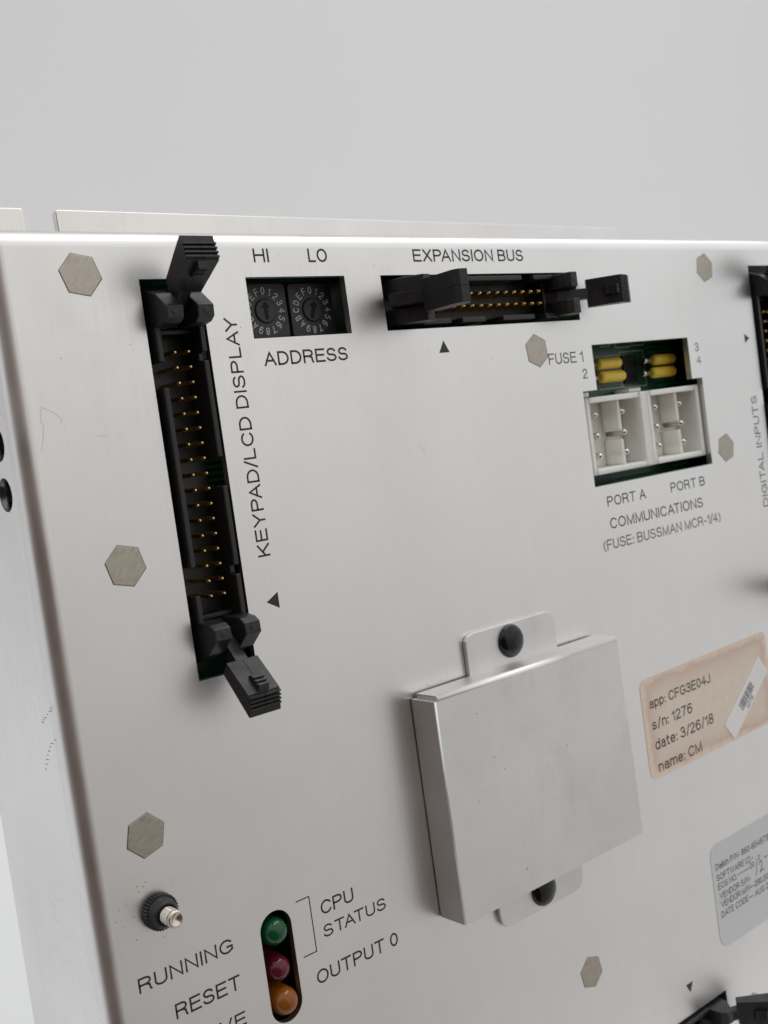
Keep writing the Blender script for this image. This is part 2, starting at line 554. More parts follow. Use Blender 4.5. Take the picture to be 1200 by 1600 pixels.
def text_into(mb, body, x0, x1, base, cap, h=None, ang=0.0, pivot=None, mi=0, sw=0.135, slant=0.0, gap=0.26):
    """set the text so that it spans x0..x1, sits on base and its capitals reach cap; then turn it about pivot"""
    h = SHEET if h is None else h
    ht = cap - base
    w = sw * ht                                   # stroke width
    pen, paths, last = 0.0, [], ' '
    for ch in body:
        if ch == ' ':
            pen += 0.34
            last = ' '
            continue
        adv, ps = GLYPH[ch]
        pen -= KERN.get(last + ch, 0.0)
        last = ch
        for p in ps:
            closed = p[-1] == 'c'
            paths.append(([(pen + q[0], q[1]) for q in (p[:-1] if closed else p)], closed))
        pen += adv + gap
    total = max(1e-6, pen - gap)
    sx = (x1 - x0 - w) / total
    if len(body) == 1 and GLYPH[body][0] < 0.3:
        sx, x0 = ht - w, (x0 + x1) / 2 - GLYPH[body][0] * (ht - w) / 2 - w / 2
    sy = ht - w
    ca, sa = math.cos(ang), math.sin(ang)
    px, py = pivot or (0, 0)
    lift = 0.0
    for pts, closed in paths:
        q = [(x0 + w / 2 + u * sx + v * sy * slant, base + w / 2 + v * sy) for u, v in pts]
        q = [p for i, p in enumerate(q) if i == 0 or math.hypot(p[0] - q[i - 1][0], p[1] - q[i - 1][1]) > 1e-5]
        n = len(q)
        L, Rr = [], []
        for i in range(n):
            a = q[i - 1] if (i > 0 or closed) else None
            b = q[(i + 1) % n] if (i < n - 1 or closed) else None
            d0 = Vector((q[i][0] - a[0], q[i][1] - a[1])).normalized() if a else None
            d1 = Vector((b[0] - q[i][0], b[1] - q[i][1])).normalized() if b else None
            d0 = d0 or d1
            d1 = d1 or d0
            n0, n1 = Vector((-d0.y, d0.x)), Vector((-d1.y, d1.x))
            mm = n0 + n1
            if mm.length < 0.35:
                mm = n0
            mm.normalize()
            k = min(1.9, 1 / max(0.2, mm.dot(n0))) * w / 2
            c = Vector(q[i])
            if a is None:
                c = c - d1 * w * 0.0
            L.append(c + mm * k)
            Rr.append(c - mm * k)
        if not closed:                            # square ends
            for arr_i, sgn in ((0, -1), (n - 1, 1)):
                d = (Vector(q[1]) - Vector(q[0])).normalized() if arr_i == 0 else (Vector(q[-1]) - Vector(q[-2])).normalized()
                L[arr_i] = L[arr_i] + d * sgn * w / 2
                Rr[arr_i] = Rr[arr_i] + d * sgn * w / 2
        vs = []
        for p in L + Rr:
            x, y = p.x, p.y
            if ang:
                dx, dy = x - px, y - py
                x, y = px + dx * ca - dy * sa, py + dx * sa + dy * ca
            vs.append((x, y, h + lift))
        m_ = n if closed else n - 1
        mb.add(vs, [(i, (i + 1) % n, n + (i + 1) % n, n + i) for i in range(m_)], mi=mi)
        lift = lift + 0.0015 if lift < 0.006 else 0.0


SHEET = 0.02


def copy_tree(o, parent, loc, label=None):
    """copy of a part and its sub-parts, placed at loc (world offset inside its parent)"""
    c = o.copy()
    col.objects.link(c)
    c.parent = parent
    c.location = loc
    if 'label' in c:
        del c['label']
    if label:
        c['label'] = label
    for ch in list(o.children):
        d = ch.copy()
        col.objects.link(d)
        d.parent = c
    return c


# dirt, a stray fibre and bare scratches lie in the surface of their part
M['dirt'] = plastic('dark_grime', (0.05, 0.045, 0.042), 0.8, 1500, 0.4, 0.0, 0.2)
M['bright_scratch'] = metal('bare_scratch', (0.9, 0.9, 0.9), 0.5)
M['hair'] = plastic('grey_fibre', (0.48, 0.47, 0.46), 0.7, 1500, 0.2, 0.0, 0.2)


def open_at(x, y, m_=0.4):
    for hx in holes:
        xs, ys = [p[0] for p in hx], [p[1] for p in hx]
        if min(xs) - m_ < x < max(xs) + m_ and min(ys) - m_ < y < max(ys) + m_:
            return True
    return False


def blob(mb, x, y, h, r, mi=0):
    if h < 1 and open_at(x, y):
        return
    k = random.randint(6, 9)
    e, t0 = random.uniform(0.6, 1.0), random.uniform(0, 3)
    pts = []
    for i in range(k):
        a = 2 * math.pi * i / k
        q = r * random.uniform(0.7, 1.15)
        u, w = q * math.cos(a), q * e * math.sin(a)
        pts.append((x + u * math.cos(t0) - w * math.sin(t0), y + u * math.sin(t0) + w * math.cos(t0), h))
    mb.add(pts, [list(range(k))], mi=mi)


def line(mb, pts, w, h, mi=0):
    if any(open_at(*p, 0.2) for p in pts) or any(open_at((a[0] + b[0]) / 2, (a[1] + b[1]) / 2, 0.2) for a, b in zip(pts, pts[1:])):
        return
    for (xa, ya), (xb, yb) in zip(pts, pts[1:]):
        d = Vector((xb - xa, yb - ya)).normalized()
        n_ = Vector((-d.y, d.x)) * w / 2
        mb.add([(xa + n_.x, ya + n_.y, h), (xa - n_.x, ya - n_.y, h), (xb - n_.x, yb - n_.y, h), (xb + n_.x, yb + n_.y, h)], [(0, 1, 2, 3)], mi=mi)


# ------------------------------------------------------------------ the sweep it stands on
def build_sweep():
    prof = [(h, -BASE) for h in (45, 0, -60, -100)]
    cx, ch, r = -BASE + 260, -330, 260
    for k in range(17):
        a = math.radians(270 - 90 * k / 16)
        prof.append((ch + r * math.cos(a), cx + r * math.sin(a)))
    prof += [(-590, 300), (-590, 900), (-590, 1700)]
    mb = MB()
    xs = (-1800, -900, 0, 900, 1800)
    vs = [(x, y, h) for x in xs for h, y in prof]
    n = len(prof)
    mb.add(vs, [(i * n + j, i * n + j + 1, (i + 1) * n + j + 1, (i + 1) * n + j)
                for i in range(len(xs) - 1) for j in range(n - 1)], True)
    o = mb.build('backdrop', M['sweep'])
    o['kind'] = 'structure'
    return o


build_sweep()

# ------------------------------------------------------------------ the control unit
unit = bpy.data.objects.new('control_unit', None)
unit.empty_display_size = 0.05
col.objects.link(unit)
unit['label'] = 'brushed aluminium control unit with black pin headers, stickers and raised cover plate'
unit['category'] = 'control unit'

XL, XR, YT, YB = -25.75, 235.0, 17.3, -BASE
RB = 3.0
KEY = dict(x0=-4.34, x1=6.94, y0=-54.13, y1=12.11)
holes = [
    rect(KEY['x0'], KEY['x1'], KEY['y0'], KEY['y1']),
    rect(16.02, 37.68, 1.52, 12.18),
    rect(46.35, 102.17, 1.61, 12.15),
    [(104.92, -4.07), (104.92, -14.17), (100.06, -14.17), (100.06, -35.63), (144.98, -35.63), (144.98, -14.17), (140.85, -14.17), (140.85, -4.07)],
    rect(170.67, 182.0, -85.5, 13.2),
    [(3.15 + 3.18 * math.cos(a), -99.3 + 3.18 * math.sin(a)) for a in [math.pi * k / 16 for k in range(17)]] +
    [(3.15 + 3.18 * math.cos(a), -112.6 + 3.18 * math.sin(a)) for a in [math.pi + math.pi * k / 16 for k in range(17)]],
    rect(56.0, 124.5, -172.7, -162.3),
]
vs, fs = curve_mesh([rect(XL, XR, YB, YT)] + holes, 1.5)
mb = MB()
mb.add([(x, y, z - 1.5) for x, y, z in vs], fs)
random.seed(11)
for x, y in [(-19.0, -82.94), (-19.57, -83.47), (-20.3, -84.05), (-20.51, -83.13), (-14.65, -84.15), (-22.72, -85.31), (-23.97, -85.64), (-21.8, -87.57),
             (-23.81, -88.45), (-21.9, -91.29), (-17.43, -92.45), (-24.88, -87.26)]:
    blob(mb, x, y, 0.012, random.uniform(0.09, 0.16), 1)
for x, y in [(23.92, 16.05), (-7.49, 1.75), (-19.52, 0.19), (13.05, 2.47), (13.62, 3.54), (37.42, -96.16), (53.96, -65.21), (47.76, -66.6), (44.07, -66.7), (41.88, -66.9),
             (115.85, -141.29), (123.31, -149.63), (57.6, -131.7), (42.42, -10.71), (73.43, -5.26), (56.06, -2.98), (45.27, 13.99), (39.6, -66.9), (40.5, -66.6)]:
    blob(mb, x, y, 0.012, random.uniform(0.06, 0.13), 1)
for _ in range(70):
    blob(mb, random.uniform(-24, 165), random.uniform(-160, 16), 0.012, random.uniform(0.03, 0.075), 1)
line(mb, [(-23.8, -6.97), (-24.15, -8.3), (-24.25, -9.24), (-23.9, -9.76), (-24.27, -11.67), (-24.92, -13.8)], 0.05, 0.014, 2)
line(mb, [(-23.8, -6.97), (-21.78, -8.12), (-20.9, -9.06), (-21.15, -9.78)], 0.06, 0.016, 2)
line(mb, [(50.32, -20.7), (51.28, -21.81), (51.41, -22.95)], 0.05, 0.014, 2)
line(mb, [(-3.48, -9.32), (-3.31, -10.39)], 0.05, 0.014, 2)
line(mb, [(-15.6, -12.2), (-13.9, -12.3)], 0.06, 0.014, 2)
line(mb, [(-15.94, -55.75), (-13.41, -55.47)], 0.08, 0.014, 3)
for _ in range(26):
    x, y, a, L_ = random.uniform(-24, 150), random.uniform(-150, 15), random.uniform(0, 3.14), random.uniform(0.6, 2.4)
    line(mb, [(x, y), (x + L_ * math.cos(a), y + L_ * math.sin(a))], 0.035, 0.013, 3)
panel = mb.build('front_panel', [M['alu'], M['dirt'], M['hair'], M['bright_scratch']], unit)

# left side: bend and wall, with two tapped holes
hole_c = [(-11.6, -6.9), (-19.4, -6.9)]
mb = MB()
n = 12
arc = [(XL - RB * math.sin(math.pi / 2 * k / n), -RB + RB * math.cos(math.pi / 2 * k / n)) for k in range(n + 1)]
arci = [(XL - (RB - 1.4) * math.sin(math.pi / 2 * k / n), -RB + (RB - 1.4) * math.cos(math.pi / 2 * k / n)) for k in range(n + 1)]
for a in (arc, arci):
    mb.add([(x, y, h) for y in (YB, YT) for x, h in a], [(k, k + 1, n + 2 + k, n + 1 + k) for k in range(n)], True, 2)
vs, fs = curve_mesh([rect(YB, YT, -32.6, -RB)] + [circle(y, h, 2.65) for y, h in hole_c], 1.4)
mb.add([(XL - RB + 1.4 - z, y, h) for y, h, z in vs], fs)
for y, h in [(-55.24, -7.05), (-54.8, -6.4), (-54.38, -5.69), (-53.74, -4.43), (-53.11, -3.4), (-52.6, -2.6), (-63.0, -8.84), (-62.1, -8.2), (-61.28, -7.65), (-60.5, -7.0),
             (-59.76, -6.29), (-59.0, -5.5), (-58.34, -4.73), (-57.61, -2.96)]:
    L_ = random.uniform(0.5, 1.3)
    mb.add([(XL - RB - 0.012, y, h), (XL - RB - 0.012, y + 0.12, h), (XL - RB - 0.012, y + 0.2, h + L_), (XL - RB - 0.012, y + 0.1, h + L_)], [(0, 1, 2, 3)], mi=1)
side = mb.build('side_wall', [M['alu_side'], M['dirt'], M['alu']], unit)
for y, h in hole_c:
    mb = MB()
    prof = [(2.62, 0.02), (2.62, 0.2), (2.3, 0.45), (2.35, 1.0), (2.15, 1.3), (2.35, 1.6), (2.15, 1.9), (2.35, 2.2), (2.15, 2.5), (2.2, 3.4)]
    mb.lathe([(r, t) for r, t in prof], (XL - RB, y, h), 40, 'x', True, 0, False, False)
    mb.lathe([(2.2, 3.4), (0.01, 3.45)], (XL - RB, y, h), 40, 'x', False, 1, False, False)  # near-black disc closes the inner end of the hole
    mb.build('threaded_insert', [M['insert'], M['dark']], side)

# top: bend, corner and wall
mb = MB()
arc = [(YT + RB * math.sin(math.pi / 2 * k / n), -RB + RB * math.cos(math.pi / 2 * k / n)) for k in range(n + 1)]
mb.add([(x, y, h) for x in (XL, XR) for y, h in arc], [(k, k + 1, n + 2 + k, n + 1 + k) for k in range(n)], True)
q = 8
cv = []
for i in range(q + 1):
    th = math.pi / 2 * i / q
    for j in range(q + 1):
        ph = math.pi / 2 * j / q
        cv.append((XL - RB * math.sin(th) * math.cos(ph), YT + RB * math.sin(th) * math.sin(ph), -RB + RB * math.cos(th)))
mb.add(cv, [(i * (q + 1) + j, i * (q + 1) + j + 1, (i + 1) * (q + 1) + j + 1, (i + 1) * (q + 1) + j) for i in range(q) for j in range(q)], True)
mb.add([(XL - RB * math.cos(math.pi / 2 * j / q), YT + RB * math.sin(math.pi / 2 * j / q), h) for h in (-RB, -32.6) for j in range(q + 1)],
       [(j, j + 1, q + 2 + j, q + 1 + j) for j in range(q)], True)
mb.box(XL, XR, YT + RB - 1.4, YT + RB, -32.6, -RB)
mb.build('top_wall', M['alu'], unit)

# rear plate with its mounting flange standing above the box
mb = MB()
rear = [(-28.6, YB), (XR, YB), (XR, 20.2), (164.0, 20.2), (163.4, 27.0), (160.5, 30.7), (-1.2, 31.6), (-1.8, 31.1), (-1.6, 20.2), (-7.9, 20.2),
        (-7.8, 31.3), (-8.3, 31.7), (-28.6, 31.7)]
vs, fs = curve_mesh([rear], 1.5)
mb.add([(x, y, z - 34.2) for x, y, z in vs], fs)
mb.build('rear_flange', M['alu_side'], unit, bevel=0.25)

# printed circuit board behind the panel
PCB = -9.6
mb = MB()
mb.box(-24, 225, -196, 16.4, PCB - 1.6, PCB)
board = mb.build('circuit_board', M['pcb'], unit)

# ------------------------------------------------------------------ printed legends
legend = [
    ('HI', 18.3, 21.5, 14.72, 17.12), ('LO', 30.05, 34.35, 14.69, 17.16), ('ADDRESS', 17.45, 35.95, -3.36, -0.88),
    ('EXPANSION BUS', 55.3, 86.4, 14.67, 17.12), ('PORT A', 103.55, 117.5, -40.52, -38.2), ('PORT B', 127.1, 140.85, -40.45, -38.15),
    ('COMMUNICATIONS', 103.6, 139.0, -45.6, -43.15), ('(FUSE: BUSSMAN MCR-1/4)', 100.4, 145.6, -50.1, -47.75),
    ('FUSE 1', 90.25, 101.6, -7.68, -5.25), ('2', 100.75, 102.35, -11.4, -9.2), ('3', 143.5, 145.05, -7.64, -5.5), ('4', 143.6, 145.4, -10.8, -8.8),
    ('RUNNING', -22.8, -5.45, -99.72, -97.35), ('RESET', -17.3, -5.1, -106.32, -103.85), ('ACTIVE', -19.2, -5.05, -112.5, -110.2),
    ('CPU', 12.7, 20.0, -100.6, -98.1), ('STATUS', 12.6, 26.9, -104.7, -102.45), ('OUTPUT 0', 9.85, 28.55, -112.2, -109.7),
]
glare_words = ('2', '3', '4', 'FUSE 1', '(FUSE: BUSSMAN MCR-1/4)')  # words with the strongest glare painted into their ink
for body, x0, x1, b0, c0 in legend:
    mb = MB()
    text_into(mb, body, x0, x1, b0, c0, sw=0.15 if x0 < 100 and b0 > -20 and body not in glare_words else 0.135)
    mb.build('printed_legend', M['ink_glare_pale'] if body in glare_words else M['ink_glare'] if x0 > 100 else M['ink'], panel)
for body, bx, cx_, y0, y1, mt in (('KEYPAD/LCD DISPLAY', 12.98, 10.45, -36.0, 5.3, 'ink'), ('DIGITAL INPUTS', 167.6, 165.0, -49.4, -20.4, 'ink_glare_pale')):
    mb = MB()
    text_into(mb, body, 0, y1 - y0, 0, bx - cx_, ang=math.pi / 2, pivot=(0, 0))
    mb.v = [(x + bx, y + y0, h) for x, y, h in mb.v]
    mb.build('printed_legend', M[mt], panel)
for tri in ([(60.3, -0.94), (61.62, -3.33), (58.8, -3.33)], [(10.8, -43.9), (13.3, -42.5), (13.3, -45.35)],
            [(165.4, -4.3), (167.55, -5.5), (165.4, -6.65)], [(109.75, -154.9), (112.4, -154.9), (111.1, -157.2)]):
    mb = MB()
    mb.add([(x, y, SHEET) for x, y in tri], [(0, 1, 2)])
    mb.build('printed_arrow', M['ink'], panel)
mb = MB()
for x0, x1, y0, y1 in ((7.8, 10.7, -96.42, -96.22), (10.5, 10.7, -106.18, -96.42), (7.8, 10.7, -106.38, -106.18)):
    mb.add([(x0, y0, SHEET), (x1, y0, SHEET), (x1, y1, SHEET), (x0, y1, SHEET)], [(0, 1, 2, 3)])
mb.build('printed_bracket', M['ink'], panel)

# ------------------------------------------------------------------ flush hexagonal studs
hexes = [(-14.2, 12.94, 49), (-14.13, -33.06, 45), (-17.76, -75.76, 17), (86.93, -4.41, 36), (151.47, 12.83, 20), (151.53, -32.33, 16), (78.79, -138.62, 41), (134.9, -171.1, 28)]


def make_hex():
    mb = MB()
    mb.prism(circle(0, 0, 3.58, 6), lambda u, w, t: (u, w, t), -1.0, 0.05, 0)
    ring = circle(0, 0, 3.63, 6)
    mb.add([(x, y, 0.012) for x, y in ring], [list(range(6))], mi=1)
    return mb.build('hex_stud', [M['nickel'], M['dark']], unit, origin=(0, 0, 0), bevel=0.12)


hex0 = None
for x, y, a in hexes:
    if hex0 is None:
        hex0 = make_hex()
        o = hex0
        o.location = W(x, y, 0)
    else:
        o = copy_tree(hex0, unit, W(x, y, 0))
    o.rotation_euler = (0, -math.radians(a), 0)

# ------------------------------------------------------------------ pin headers with ejector latches
WT = 1.0                        # height of the housing walls over the panel
LATCH = {
    'raised': [(11.3, 4.0), (17.0, 10.2), (12.8, 11.2), (9.1, 4.4)],
    'leaning': [(12.6, 3.5), (19.5, 9.9), (15.6, 10.5), (10.7, 5.1)],
    'low': [(14.2, 1.2), (21.7, 7.4), (16.8, 8.5), (12.3, 3.0)],
}


def make_header(frame, npos, gaps_neg, gaps_pos, latches, pins, swap=False, label=None):
    """frame(a, b, h) -> panel coordinates; a runs along the pins from the first one, b across"""
    L = (npos - 1) * 2.54
    mb = MB()
    P = lambda pts, t0, t1: mb.prism(pts, lambda u, w, t: frame(u, t, w), t0, t1)

    def bx(a0, a1, b0, b1, h0, h1):
        mb.prism([(a0, h0), (a1, h0), (a1, h1), (a0, h1)], lambda u, w, t: frame(u, t, w), b0, b1)
    FL = -5.2
    bx(-10.3, L + 10.3, -4.6, 4.6, PCB + 0.02, FL)                                     # base block
    for sgn, gaps in ((-1, gaps_neg), (1, gaps_pos)):
        b0, b1 = (3.62, 4.58) if sgn > 0 else (-4.58, -3.62)
        a = -4.2
        for g0, g1 in list(gaps) + [(L + 4.2, None)]:
            bx(a, g0, b0, b1, FL, WT)
            if g1 is not None:
                if g1 - g0 < 2.0:                  # shallow polarising notch
                    bx(g0, g1, b0, b1, FL, WT - 1.6)
                a = g1
    for end in (0, 1):
        s = lambda o_: -o_ if end == 0 else L + o_
        e = [(s(o_), h) for o_, h in ((4.0, FL), (4.0, 2.3), (4.25, 4.0), (5.0, 5.2), (6.9, 5.35), (9.3, 2.4), (10.9, -2.4), (10.9, -9.0), (4.0, -9.0))]
        P(e, -4.4, -1.3)
        P(e, 1.3, 4.4)
        bx(min(s(4.0), s(3.2)), max(s(4.0), s(3.2)), -3.6, 3.6, FL, -1.6)              # inner end wall
        for b in (-2.85, 2.85):                                                       # pivot dimple on each ear
            c = [(s(6.0) + 0.62 * math.cos(t), b + 0.62 * math.sin(t)) for t in [2 * math.pi * k / 18 for k in range(18)]]
            mb.prism(c, lambda u, w, t: frame(u, w, t), 5.0, 5.36)
    hd = mb.build('pin_header', M['black'], unit, label=label, bevel=0.22)
    # pins
    first = None
    for a_i, b in pins:
        x, y, h = frame(a_i * 2.54, b * 1.27, 0)
        if first is None:
            pm = MB()
            w_ = 0.35
            sec = [(-w_, -w_), (w_, -w_), (w_, w_), (-w_, w_)]
            rows = [(1.0, FL - 0.5), (1.0, 0.0), (0.45, 0.6)]
            vs = [(x + u * k, y + v * k, hh) for k, hh in rows for u, v in sec]
            pm.add(vs, [(r * 4 + i, r * 4 + (i + 1) % 4, r * 4 + 4 + (i + 1) % 4, r * 4 + 4 + i) for r in range(2) for i in range(4)] + [(8, 9, 10, 11)])
            first = pm.build('pin', M['gold'], hd, origin=(x, y, 0), bevel=0.1)
        else:
            c = first.copy()
            col.objects.link(c)
            c.location = W(x, y, 0)
    # latches
    for end, kind in latches:
        s = lambda o_: -o_ if end == 0 else L + o_
        lm = MB()

        def LP(pts, t0, t1):
            lm.prism([(s(o_), h) for o_, h in pts], lambda u, w, t: frame(u, t, w), t0, t1)
        if kind == 'closed':
            LP([(5.4, 7.0), (8.8, 6.6), (8.9, 15.4), (8.2, 16.5), (6.3, 16.7), (5.5, 15.6)], -3.05, -0.04)
            LP([(5.4, 7.0), (8.8, 6.6), (8.9, 15.4), (8.2, 16.5), (6.3, 16.7), (5.5, 15.6)], 0.04, 3.05)
            LP([(5.8, 7.4), (8.6, 7.0), (8.7, 15.3), (6.2, 15.6)], -0.05, 0.05)
            LP([(13.4, 2.2), (13.4, 2.9), (8.85, 6.65), (6.0, 6.9), (6.0, 0.0), (11.0, 0.0)], -1.12, 1.12)
        else:
            B, T, Rg, Fb = [Vector(p) for p in LATCH[kind]]
            pts = [tuple(B)]
            d = (T - B)
            pts.append(tuple(B + d * 0.96))
            u = (Rg - T)                      # ridged end face, from the tip back to the face
            out = Vector((u.y, -u.x)).normalized()
            if out.y < 0:
                out = -out
            if out.dot((T + Rg) / 2 - (B + Fb) / 2) < 0:
                out = -out
            pts.append(tuple(T + u * 0.04))
            pts.append(tuple(T + u * 0.30))
            for k in range(4):
                t0 = 0.32 + 0.17 * k
                pts += [tuple(T + u * t0 - out * 0.05), tuple(T + u * (t0 + 0.015) + out * 0.38), tuple(T + u * (t0 + 0.085) + out * 0.40), tuple(T + u * (t0 + 0.115) - out * 0.05)]
            pts.append(tuple(Rg))
            pts.append(tuple(Fb))
            LP(pts, -3.0, -0.03)
            LP(pts, 0.03, 3.0)
            LP([tuple(B + (Fb - B) * 0.1), tuple(B + d * 0.85), tuple(Rg - u * 0.2 - (Rg - Fb) * 0.1), tuple(Fb + (B - Fb) * 0.06)], -0.04, 0.04)
            # centre nub with three small ridges on the inner face
            f = (Rg - Fb)
            nrm = Vector((f.y, -f.x)).normalized()
            if nrm.dot(Fb - B) < 0:
                nrm = -nrm
            nub = [tuple(Fb + f * 0.50 - nrm * 0.1), tuple(Fb + f * 0.56 + nrm * 0.75)]
            for k in range(3):
                t0 = 0.64 + 0.11 * k
                nub += [tuple(Fb + f * t0 + nrm * 0.78), tuple(Fb + f * (t0 + 0.02) + nrm * 1.12), tuple(Fb + f * (t0 + 0.06) + nrm * 1.12), tuple(Fb + f * (t0 + 0.075) + nrm * 0.78)]
            nub += [tuple(Fb + f * 0.99 - nrm * 0.1)]
            LP(nub, -0.95 * swap_sign(frame), 1.0 * swap_sign(frame))
            # neck down to the pivot between the ears
            a_, b_ = Fb + (B - Fb) * 0.02, B + (Fb - B) * 0.05
            ax = (f).normalized()
            LP([tuple(a_ + ax * 0.3), tuple(b_ + ax * 0.3), (8.2, -1.2), (5.2, -3.8), (3.6, -3.4), (4.2, -1.8), (5.6, 0.2)], -1.15, 1.15)
        lm.build('ejector_latch', M['latch'], hd, bevel=0.16)
    return hd


def swap_sign(frame):
    return 1.0


key_c, exp_c = 1.3, 6.94
f_key = lambda a, b, h: (key_c + b, 0.0 - a, h)
f_exp = lambda a, b, h: (59.2 + a, exp_c + b, h)
f_dig = lambda a, b, h: (176.35 + b, 1.0 - a, h)
f_bot = lambda a, b, h: (112.0 - a, -167.5 - b, h)
both = lambda rng: [(i, b) for i in rng for b in (-1, 1)]
make_header(f_key, 17, [(1.5, 5.7), (35.4, 40.1)], [(0.2, 1.7), (17.9, 22.8), (36.3, 37.8)], [(0, 'raised'), (1, 'leaning')], both(range(17)),
            label='long upright black pin header beside the keypad legend')
make_header(f_exp, 13, [(3.2, 6.2), (12.8, 17.9), (27.5, 31.0)], [(24.9, 28.6)], [(0, 'closed'), (1, 'low')], both(range(13)),
            label='black pin header under the expansion bus legend')
make_header(f_dig, 27, [(20, 24)], [(30, 36)], [(0, 'raised'), (1, 'closed')], both(range(9)), label='black pin header cut off by the right edge')
make_header(f_bot, 17, [(6, 9)], [(18, 23)], [(0, 'low'), (1, 'closed')], [], label='black pin header cut off by the bottom edge')

# ------------------------------------------------------------------ rotary address switches
hexd = '0123456789ABCDEF'


def make_switch(cx, cy, turn):
    mb = MB()
    H = -5.6
    mb.prism(rect(-4.95, 4.95, -5.0, 5.0, 0.8, 3), lambda u, w, t: (cx + u, cy + w, t), PCB + 0.02, H)
    sw = mb.build('rotary_switch', M['switch'], unit, bevel=0.15)
    mb = MB()
    mb.lathe([(2.28, -0.02), (2.28, 0.02)], (cx, cy, H), 40, 'h', False, 1, False, True)
    mb.lathe([(2.12, 0.0), (2.12, 0.22), (2.0, 0.3)], (cx, cy, H), 40, 'h', False, 0, False, True)
    ar = [(-0.42, -1.6), (0.42, -1.6), (0.42, 0.55), (1.05, 0.55), (0, 1.75), (-1.05, 0.55), (-0.42, 0.55)]
    c, s_ = math.cos(turn), math.sin(turn)
    mb.add([(cx + u * c - w * s_, cy + u * s_ + w * c, H + 0.32) for u, w in ar], [list(range(7))], mi=1)
    mb.build('dial', [M['switch'], M['dark']], sw)
    mb = MB()
    for k, ch in enumerate(hexd):
        a = -2 * math.pi * k / 16
        px, py = cx, cy
        text_into(mb, ch, cx - 0.40, cx + 0.40, cy + 3.0, cy + 4.35, h=H + 0.02, ang=a, pivot=(px, py), sw=0.13)
    mb.build('dial_numerals', M['white_print'], sw)
    return sw


make_switch(22.95, 7.1, 0.02)
make_switch(33.45, 7.0, -0.30)

# ------------------------------------------------------------------ communication ports and fuses
def make_port(x0, x1):
    y0, y1, H, FLr = -33.2, -15.7, -1.0, -7.3
    mb = MB()
    wl = 1.25
    mb.box(x0, x1, y0, y1, PCB + 0.02, FLr)
    mb.box(x0, x0 + wl, y0, y1, FLr, H)
    wr = 2.6 if x0 < 110 else 1.5
    mb.box(x1 - wr, x1, y0, y1, FLr, H)
    mb.box(x0 + wl, x1 - wr, y1 - wl, y1, FLr, H)
    mb.box(x0 + wl, x1 - wr, y0, y0 + wl, FLr, H)
    rb = x0 + 12.2
    mb.box(rb, rb + 0.9, -24.0, y1 - wl, FLr, H - 1.2)
    mb.box(rb, rb + 0.9, y0 + wl, -26.0, FLr, H - 1.2)
    pt = mb.build('port_socket', M['ivory'], unit, bevel=0.18)
    first = None
    for px in (x0 + 4.3, x0 + 13.9):
        for py in (-19.75, -24.5, -29.1):
            if first is None:
                pm = MB()
                pm.lathe([(0.78, FLr), (0.78, -2.6), (0.62, -2.15), (0.25, -1.8)], (px, py, 0), 16, 'h', True)
                first = pm.build('pin', M['tin'], pt, origin=(px, py, 0))
            else:
                c = first.copy()
                col.objects.link(c)
                c.location = W(px, py, 0)
    return pt


make_port(101.7, 123.6)
make_port(123.75, 144.3)
mb = MB()
mb.box(102.2, 105.5, -15.4, -14.4, PCB + 0.02, -3)
mb.box(122.6, 127.0, -15.5, -14.6, PCB + 0.02, -5)
mb.build('socket_key', M['ivory'], unit, bevel=0.15)


def make_fuse(x0, x1, y, flip):
    H = -6.5
    mb = MB()
    L = x1 - x0
    prof = [(0.75, 0.0), (1.25, 0.35), (1.33, 0.7), (1.33, L - 1.1), (1.2, L - 0.6), (0.75, L)]
    if flip:
        prof = [(r, L - t) for r, t in reversed(prof)]
    mb.lathe(prof, (x0, y, H), 28, 'x')
    fu = mb.build('fuse', M['fuse'], unit)
    for xa, xb, lead in ((x0 - 1.0, x0 + 0.1, not flip), (x1 - 0.1, x1 + 1.0, flip)):
        mb = MB()
        if flip == (xa < x0):
            d = 3.4
            mb.lathe([(0.55, 0), (0.75, 0.5), (0.6, 1.0), (0.78, d)], (x0 - d + 0.1, y, H), 18, 'x')
        else:
            mb.lathe([(0.6, 0), (0.6, 1.1)], (xa, y, H), 18, 'x')
        mb.build('fuse_lead', M['tin'], fu)
    return fu


make_fuse(113.5, 122.3, -8.1, False)
make_fuse(114.2, 123.2, -11.25, False)
make_fuse(134.4, 143.0, -8.35, True)
make_fuse(133.6, 142.6, -11.45, True)
mb = MB()
mb.box(126.4, 131.8, -13.2, -6.4, PCB + 0.02, -8.9)
mb.box(147.2, 151.5, -13.4, -3.0, PCB + 0.02, -6.4)
mb.build('fuse_holder', M['dark'], unit, bevel=0.2)
mb = MB()
for x0, x1, y0, y1 in ((119.5, 123.0, -3.9, -1.6), (125.0, 131.0, -4.4, -1.9), (131.6, 136.2, -4.2, -1.7), (117.5, 126.0, -14.0, -6.0), (126.3, 135.5, -14.2, -5.4)):
    t = 0.16
    for r in ((x0, x1, y0, y0 + t), (x0, x1, y1 - t, y1), (x0, x0 + t, y0 + t, y1 - t), (x1 - t, x1, y0 + t, y1 - t)):
        mb.add([(r[0], r[2], PCB + 0.03), (r[1], r[2], PCB + 0.03), (r[1], r[3], PCB + 0.03), (r[0], r[3], PCB + 0.03)], [(0, 1, 2, 3)])
mb.build('silkscreen', M['white_print'], board)

